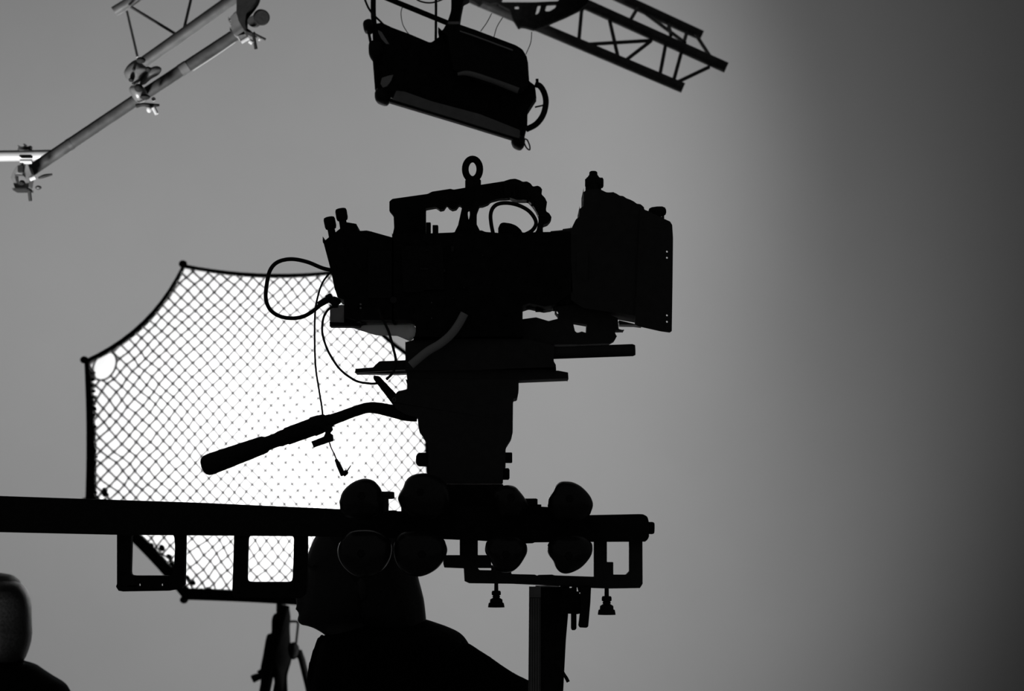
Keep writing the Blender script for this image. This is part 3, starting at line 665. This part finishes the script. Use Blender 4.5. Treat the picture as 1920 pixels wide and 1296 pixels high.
# middle clamp
mc = thing('swivel_clamp', P(258, 215, LP), 'pale double clamp joining the truss end to the long slanting pipe', 'clamp')
MB().blob([(233, 140), (238, 127), (248, 117), (258, 113), (270, 122), (279, 131), (270, 143), (262, 152), (250, 158), (240, 152)], LP-.05, .035).build('jaw', ALU, mc)
MB().blob([(243, 170), (248, 161), (258, 159), (270, 164), (276, 176), (272, 188), (262, 193), (251, 186)], LP-.05, .035).build('jaw', ALU, mc)
mb = MB()
for (x, y, a, b) in ((264, 113, 9, 6), (278, 130, 6, 5), (251, 130, 3, 3), (246, 150, 5, 4), (260, 165, 8, 8), (272, 182, 10, 5)):
    MB().ell(P(x, y, LP-.085), (M(a, LP), .014, M(b, LP)), 10, 8).build('bolt', BLK, mc)
MB().blob([(270, 140), (282, 128), (296, 124), (303, 130), (296, 140), (282, 148), (270, 158), (262, 158)], LP-.04, .02).build('connector', ALU, mc)
MB().ptube([(255, 199), (268, 196), (284, 198), (299, 197)], LP-.07, [4, 3.5, 4.5, 2], seg=10).build('lever', BLK2, mc)
MB().ell(P(279.5, 205, LP-.09), (M(5, LP), .01, M(6.5, LP))).build('wing_nut', WHT, mc)
MB().ptube([(288, 202), (294, 214)], LP-.09, 4, seg=10, smooth=False).build('wing_nut', WHT, mc)
MB().ell(P(288, 186, LP-.05), (M(4, LP), .01, M(4, LP))).build('wing_nut', ALUL, mc)
# corner clamp bottom left
bc = thing('corner_clamp', P(42, 378, LP), 'bright metal corner clamp joining the horizontal pipe to the long slanting pipe', 'clamp')
MB().plate([(19, 336), (24, 322), (30, 312), (44, 306), (60, 310), (66, 328), (62, 345), (60, 358), (28, 358), (24, 346)], LP-.09, .05, holes=[[(34, 329), (42, 332), (50, 342), (44, 348), (38, 342)]], r=3).build('jaw', ALU, bc)
MB().plate([(35, 272), (44, 275), (47, 269), (51, 275), (60, 273), (62, 283), (33, 283)], LP-.02, .03, r=1).build('upper_jaw', ALUD, bc)
MB().plate(rect(36, 290, 62, 297), LP-.09, .03, r=2).build('pad', BLK2, bc)
MB().ptube([(38, 303), (60, 303)], LP-.10, 4.4, seg=12, smooth=False).build('saddle', WHT, bc)
MB().plate(rect(33, 310, 47, 325), LP-.11, .03, r=2).build('block', BLK, bc)
MB().ell(P(42, 343, LP-.09), (M(5, LP), .02, M(5, LP))).build('bolt', BLK, bc)
MB().ptube([(56, 336), (66, 332)], LP-.12, 4.5, seg=12, smooth=False).build('nut', WHT, bc)
MB().ptube([(72, 334), (84, 330), (98, 327)], LP-.1, [2, 3.4, 1.8], seg=10).build('wing_lever', BLK2, bc)
MB().ell(P(72, 352, LP-.08), (M(6, LP), .01, M(4, LP))).build('side_bolt', ALUD, bc)
MB().plate(rect(26, 355, 60, 359), LP-.1, .07, r=1).build('lower_edge', BLK2, bc)
MB().ptube([(55, 359), (57, 377)], LP-.08, 3.4, seg=10, smooth=False).build('stem', ALUD, bc)
# upper clamp
uc = thing('pipe_clamp', P(470, 92, LP), 'black hooked clamp with a round knob at the upper end of the slanting pipe', 'clamp')
MB().plate([(427, 40), (433, 30), (446, 20), (458, 44), (466, 66), (448, 78), (438, 74), (430, 58), (434, 48)], LP-.05, .07, r=2).build('collar', ALU, uc)
MB().plate([(444, -30), (494, -30), (486, 8), (478, 20), (466, 34), (464, 50), (476, 58), (484, 66), (474, 72), (460, 66), (448, 50), (443, 30)], LP-.1, .06, r=5, bev=.006).build('hook', BLK, uc)
MB().lathe(P(491, 33, LP-.14), P(489, 32, LP-.02), [(0, M(13, LP)), (.1, M(15, LP)), (.9, M(15, LP)), (1, M(13, LP))], 24).build('knob', RUB, uc)
MB().lathe(P(474, 40, LP-.1), P(478, 40, LP-.02), [(0, M(10, LP)), (1, M(12, LP))], 16).build('spindle', DGRY, uc)
MB().ptube([(475, 64), (480, 92)], LP-.09, 3.2, seg=10, smooth=False).ptube([(478, 64), (498, 74)], LP-.09, 2.2, seg=10, smooth=False).build('wing_lever', BLK2, uc)
for a, b, r_ in (((452, 79), (466, 71), 4), ((468, 77), (474, 81), 4.4), ((487, 73), (489, 75), 4)):
    MB().ptube([a, b], LP-.12, r_, seg=12, smooth=False).build('bright_bolt', WHT, uc)

# ================================================================== PEOPLE
def sring(c, fwd, front, back, hw, n=28, pw=2.2, z=None):
    """horizontal ring: front/back distances along fwd, half width hw"""
    side = Vector((-fwd.y, fwd.x, 0)); mid = (front-back)/2; ha = (front+back)/2
    out = []
    for k in range(n):
        w = 2*math.pi*k/n; ca, sa = math.cos(w), math.sin(w)
        x = abs(ca)**(2/pw)*math.copysign(1, ca); y = abs(sa)**(2/pw)*math.copysign(1, sa)
        out.append(Vector((c.x, c.y, z)) + fwd*(mid+ha*x) + side*(hw*y))
    return out
HEADS = [  # z above chin, front, back, half width (metres; looking along fwd, origin on the neck axis)
 (.232, .02, .02, .02), (.226, .055, .05, .045), (.212, .078, .07, .062), (.190, .092, .085, .071), (.170, .102, .090, .075), (.150, .110, .092, .076), (.136, .1135, .092, .075), (.122, .112, .090, .073), (.108, .111, .086, .071), (.09, .113, .080, .069),
 (.075, .117, .070, .066), (.06, .120, .062, .062), (.048, .122, .055, .058), (.036, .124, .05, .054), (.024, .128, .048, .049), (.012, .131, .046, .042), (.003, .120, .046, .036), (-.004, .098, .048, .040), (-.014, .08, .052, .048), (-.03, .062, .056, .052), (-.06, .045, .062, .056), (-.09, .04, .07, .062)]
def hand(mb, wrist, d, up, s=1.0, curl=.6, side=1):
    d = d.normalized(); up = (up - d*up.dot(d)).normalized(); lat = d.cross(up)*side
    pc = wrist + d*.045*s
    rot = Matrix((lat, up, d)).transposed()
    mb.ell(pc, (.042*s, .016*s, .055*s), 14, 10, rot)
    for i, (o_, L) in enumerate(((-.030, .062), (-.010, .074), (.010, .078), (.029, .068))):
        b_ = wrist + d*.085*s + lat*o_*s; p = [b_]; a = 0; cur = b_
        for k in range(3):
            a += curl*(.5+.15*k)
            cur = cur + (d*math.cos(a) - up*math.sin(a))*(L*s/3*(1.1-.12*k)); p.append(cur)
        mb.tube([b_-d*.03*s]+p, [.0095*s, .0095*s, .0088*s, .008*s, .0068*s], seg=8, smooth=False); mb.ell(cur, .0068*s, 8, 6)
    b_ = wrist + d*.03*s + lat*.036*s
    p = [wrist+d*.02*s, b_, b_ + (lat*.6+d*.8-up*.3).normalized()*.035*s, b_ + (lat*.45+d*1.0-up*.7).normalized()*.062*s]
    mb.tube(p, [.014*s, .0125*s, .0105*s, .008*s], seg=8, smooth=False); mb.ell(p[-1], .008*s, 8, 6)

def face(mb, o, fwd, z0):
    side = Vector((-fwd.y, fwd.x, 0)); Z = Vector((0, 0, 1)); c = Vector((o.x, o.y, z0))
    mb.tube([c+fwd*.108+Z*.118, c+fwd*.122+Z*.10, c+fwd*.134+Z*.082, c+fwd*.136+Z*.070, c+fwd*.115+Z*.064], [.006, .008, .011, .011, .008], seg=10)
    for sgn in (-1, 1):
        mb.ell(c+fwd*.122+side*.012*sgn+Z*.069, (.009, .009, .007), 10, 8)
        mb.tube([c+fwd*.112+side*.008*sgn+Z*.127, c+fwd*.110+side*.03*sgn+Z*.131, c+fwd*.092+side*.055*sgn+Z*.124], [.006, .007, .005], seg=8)
        e = c+side*.074*sgn+Z*.085-fwd*.005
        mb.tube([e+Z*.032, e+Z*.03-fwd*.016, e-fwd*.014, e-Z*.02-fwd*.006, e-Z*.03+fwd*.004], [.005, .006, .006, .006, .005], seg=8)
        mb.ell(e, (.012, .012, .028), 8, 8)
    mb.tube([c+fwd*.112-side*.024+Z*.047, c+fwd*.126-side*.012+Z*.050, c+fwd*.129+Z*.049, c+fwd*.126+side*.012+Z*.050, c+fwd*.112+side*.024+Z*.047], [.003, .0055, .006, .0055, .003], seg=8)
    mb.tube([c+fwd*.112-side*.022+Z*.040, c+fwd*.126-side*.011+Z*.037, c+fwd*.1285+Z*.036, c+fwd*.126+side*.011+Z*.037, c+fwd*.112+side*.022+Z*.040], [.003, .006, .007, .006, .003], seg=8)
    mb.ell(c+fwd*.115+Z*.014, (.017, .017, .014), 10, 8)

def person(label, o, fwd, zchin, sleeves, hands, torso, legs, hair, hairm, torso_mat, trap=None, name='person'):
    """o: neck axis (x, y); sleeves: list of [points, radii]; torso: list of rings for the jacket"""
    fwd = Vector(fwd).normalized(); side = Vector((-fwd.y, fwd.x, 0)); Z = Vector((0, 0, 1))
    ctr = Vector((o[0], o[1], 0)); t = thing(name, ctr, label, 'person')
    mb = MB(); mb.loft([sring(ctr, fwd, f, b_, w, z=zchin+z) for z, f, b_, w in HEADS]); face(mb, ctr, fwd, zchin)
    inner = []
    for r_ in torso:
        cc = sum(r_, Vector())/len(r_); inner.append([cc+(v-cc)*.88 for v in r_])
    mb.loft(inner)
    for (pts_, rad) in sleeves: mb.tube(pts_, [q*.72 for q in rad], seg=12)
    for h in hands: hand(mb, *h)
    for (pts_, rad) in legs: mb.tube(pts_, [q*.75 for q in rad], seg=12)
    mb.build('body', SKIN, t, remesh=.0045)
    jk = MB().loft(torso)
    for (pts_, rad) in sleeves: jk.tube(pts_, rad, seg=16)
    if trap: trap(jk)
    jk.build('jacket', torso_mat, t, remesh=.008)
    tr_ = MB()
    for (pts_, rad) in legs: tr_.tube(pts_, rad, seg=14)
    hp = Vector((legs[0][0][0][0]+legs[1][0][0][0], legs[0][0][0][1]+legs[1][0][0][1], 0))/2
    tr_.ell(Vector((hp.x, hp.y, legs[0][0][0][2]+.03)), (.16, .15, .13))
    tr_.build('trousers', CLOTHM, t, remesh=.01)
    for (pts_, rad) in legs:
        f = Vector(pts_[-1]); f.z = 0
        s_ = MB(); q = [f-fwd*.06+Z*.045, f+fwd*.02+Z*.05, f+fwd*.10+Z*.04, f+fwd*.17+Z*.028]
        s_.tube(q, [.045, .047, .04, .027], seg=12); s_.build('shoe', RUB, t)
    hb_ = MB(); hair(hb_); hb_.build('hair', hairm, t, remesh=.005)
    eyes = MB()
    for sgn in (-1, 1):
        e_ = MB().ell(Vector((o[0], o[1], zchin))+fwd*.088+side*.031*sgn+Z*.112, .0115, 12, 10); e_.build('eye', GRY, t)
    return t

# --- operator behind the slider, in profile facing the softbox
PD = 4.97
ox = P(678, 1172, PD).x; zc = P(690, 1174, PD).z
def X(px): return P(px, 1200, PD).x
def Zp(py): return P(900, py, PD).z
def pring(py, x0, x1, hd_, cy=PD, pw=2.3, n=32):
    a, b_ = X(x0), X(x1); z = Zp(py); out = []
    for k in range(n):
        w = 2*math.pi*k/n; ca, sa = math.cos(w), math.sin(w)
        out.append(Vector(((a+b_)/2+(b_-a)/2*abs(ca)**(2/pw)*math.copysign(1, ca), cy+hd_*abs(sa)**(2/pw)*math.copysign(1, sa), z)))
    return out
tors = [pring(1161, 735, 797, .045), pring(1167, 705, 815, .06), pring(1175, 672, 838, .08), pring(1184, 640, 858, .11), pring(1191, 612, 868, .13), pring(1203, 600, 877, .16), pring(1218, 596, 884, .18), pring(1245, 590, 888, .185),
        pring(1275, 583, 888, .185), pring(1310, 576, 885, .18), pring(1400, 575, 875, .165), pring(1550, 600, 860, .15), pring(1680, 600, 865, .16), pring(1760, 602, 860, .16)]
def hair_op(m):
    R_ = [(960, 650, 712, .03), (966, 628, 732, .055), (976, 612, 750, .07), (992, 603, 766, .08), (1010, 600, 775, .085), (1030, 604, 778, .087), (1055, 618, 780, .088), (1083, 640, 784, .088), (1105, 655, 790, .088), (1125, 662, 795, .087), (1150, 668, 798, .085),
          (1172, 680, 800, .08), (1190, 700, 800, .07), (1205, 715, 795, .05)]
    m.loft([pring(*r_[:3], r_[3]) for r_ in R_])
sleeve_r = [[Vector((X(845), PD-.10, Zp(1243))), Vector((X(885), PD-.11, Zp(1266))), Vector((X(935), PD-.12, Zp(1296))), Vector((X(1000), PD-.14, Zp(1330))), Vector((X(1015), PD-.22, Zp(1400))), Vector((X(1022), 4.66, Zp(1480)))], [.060, .058, .055, .050, .046, .036]]
sleeve_l = [[Vector((X(800), PD+.15, Zp(1245))), Vector((X(790), PD+.2, Zp(1340))), Vector((X(775), PD+.2, Zp(1500))), Vector((X(740), PD+.14, Zp(1640)))], [.062, .056, .048, .036]]
def collar_op(m):
    m.tube([P(606, 1191, PD-.02), P(600, 1215, PD-.03), P(592, 1250, PD-.04), P(586, 1290, PD-.04)], [.010, .014, .016, .016], seg=10)
hipx = X(730)
person('person in dark jacket seen in profile behind the slider, head raised toward the softbox', (ox, PD), (-1, -.02, 0), zc, [sleeve_r, sleeve_l],
    [(Vector((X(1022), 4.66, Zp(1480))), Vector((.02, -.8, -.5)), Vector((0, -.5, .8)), 1.0, .7, 1), (Vector((X(740), PD+.14, Zp(1640))), Vector((-.4, 0, -1)), Vector((0, 1, 0)), 1.0, .4, 1)],
    tors, [[[Vector((hipx, PD-.09, .95)), Vector((hipx-.03, PD-.1, .52)), Vector((hipx+.02, PD-.1, .08))], [.095, .068, .05]], [[Vector((hipx, PD+.09, .95)), Vector((hipx+.03, PD+.1, .52)), Vector((hipx+.12, PD+.1, .08))], [.095, .068, .05]]],
    hair_op, HAIRM, CLOTHM, collar_op)

# --- bystander at the left edge, seen from behind
QD = 6.2
def X2(px): return P(px, 1200, QD).x
def Z2(py): return P(900, py, QD).z
def qring(py, x0, x1, hd_, cy=QD, pw=2.2, n=32):
    a, b_ = X2(x0), X2(x1); z = Z2(py); out = []
    for k in range(n):
        w = 2*math.pi*k/n; ca, sa = math.cos(w), math.sin(w)
        out.append(Vector(((a+b_)/2+(b_-a)/2*abs(ca)**(2/pw)*math.copysign(1, ca), cy+hd_*abs(sa)**(2/pw)*math.copysign(1, sa), z)))
    return out
tor2 = [qring(1232, -35, 20, .05), qring(1240, -65, 48, .06), qring(1246, -92, 68, .08), qring(1256, -116, 82, .09), qring(1268, -134, 100, .105), qring(1280, -148, 121, .115), qring(1290, -156, 130, .12), qring(1310, -160, 133, .125),
        qring(1400, -150, 125, .13), qring(1520, -135, 105, .12), qring(1640, -140, 112, .13), qring(1720, -140, 112, .13)]
def hair_2(m):
    R_ = [(1086, -35, 12, .03), (1089, -55, 28, .055), (1096, -70, 43, .075), (1106, -79, 50.5, .09), (1120, -85, 56, .098), (1135, -87, 58.5, .10), (1160, -88, 59.5, .10), (1186, -88, 61, .10), (1202, -84, 59.5, .095), (1216, -80, 56, .09), (1230, -74, 51, .08), (1240, -66, 46, .07)]
    m.loft([qring(r_[0], r_[1], r_[2], r_[3], cy=QD-.015) for r_ in R_])
def arm2(s): 
    x = X2(-13) + s*.19
    return [[Vector((x-.03*s, QD, Z2(1318))), Vector((x+.01*s, QD+.02, Z2(1400))), Vector((x+.02*s, QD+.02, Z2(1520))), Vector((x+.0*s, QD+.12, Z2(1640)))], [.058, .054, .046, .035]]
sl2 = [arm2(1), arm2(-1)]
hx = X2(-13)
person('person with bobbed hair and dark top seen from behind at the left edge', (hx, QD), (.15, 1, 0), Z2(1246), sl2,
    [(sl2[0][0][-1], Vector((0, .4, -.9)), Vector((1, 0, 0)), 1.0, .4, -1), (sl2[1][0][-1], Vector((0, .4, -.9)), Vector((-1, 0, 0)), 1.0, .4, 1)],
    tor2, [[[Vector((hx-.09, QD, .80)), Vector((hx-.1, QD, .45)), Vector((hx-.1, QD, .08))], [.09, .065, .048]], [[Vector((hx+.09, QD, .80)), Vector((hx+.1, QD, .45)), Vector((hx+.1, QD, .08))], [.09, .065, .048]]],
    hair_2, HAIRL, CLOTHM)

# ================================================================== LIGHT
def spot(name, loc, aim, energy, size, blend, soft=.15):
    l = bpy.data.lights.new(name, 'SPOT'); l.energy = energy; l.spot_size = math.radians(size); l.spot_blend = blend; l.shadow_soft_size = soft
    o = bpy.data.objects.new(name, l); COL.objects.link(o); o.location = loc
    o.rotation_euler = (Vector(aim)-Vector(loc)).to_track_quat('-Z', 'Y').to_euler(); return o
spot('wall_wash_lamp', (-2.507, 8.9, 2.88), (-2.229, 12, 3.546), 110.2, 149, .75, .08)
spot('wall_wash_lamp', (1.199, 9.458, 3.914), (-1.62, 12, 3.355), 70.6, 116, .75, .08)
spot('wall_wash_lamp', (1.585, 8.902, .84), (-2.76, 12, 2.837), 141.0, 149.2, .924, .08)
spot('truss_fill', (-1.6, 4.8, .5), tuple(P(225, 160, LD)), 430, 31, .6, .22)  # added spot, unseen below the frame, to brighten the left truss
w = bpy.data.worlds.new('studio_dark'); S.world = w; w.use_nodes = True
w.node_tree.nodes['Background'].inputs[0].default_value = (1, 1, 1, 1); w.node_tree.nodes['Background'].inputs[1].default_value = .02
S.view_settings.view_transform = 'Standard'; S.view_settings.look = 'None'; S.view_settings.gamma = 1; S.view_settings.exposure = 0
S.view_settings.use_curve_mapping = False
S.cycles.use_denoising = True; S.cycles.max_bounces = 6
S.cycles.sample_clamp_indirect = 4
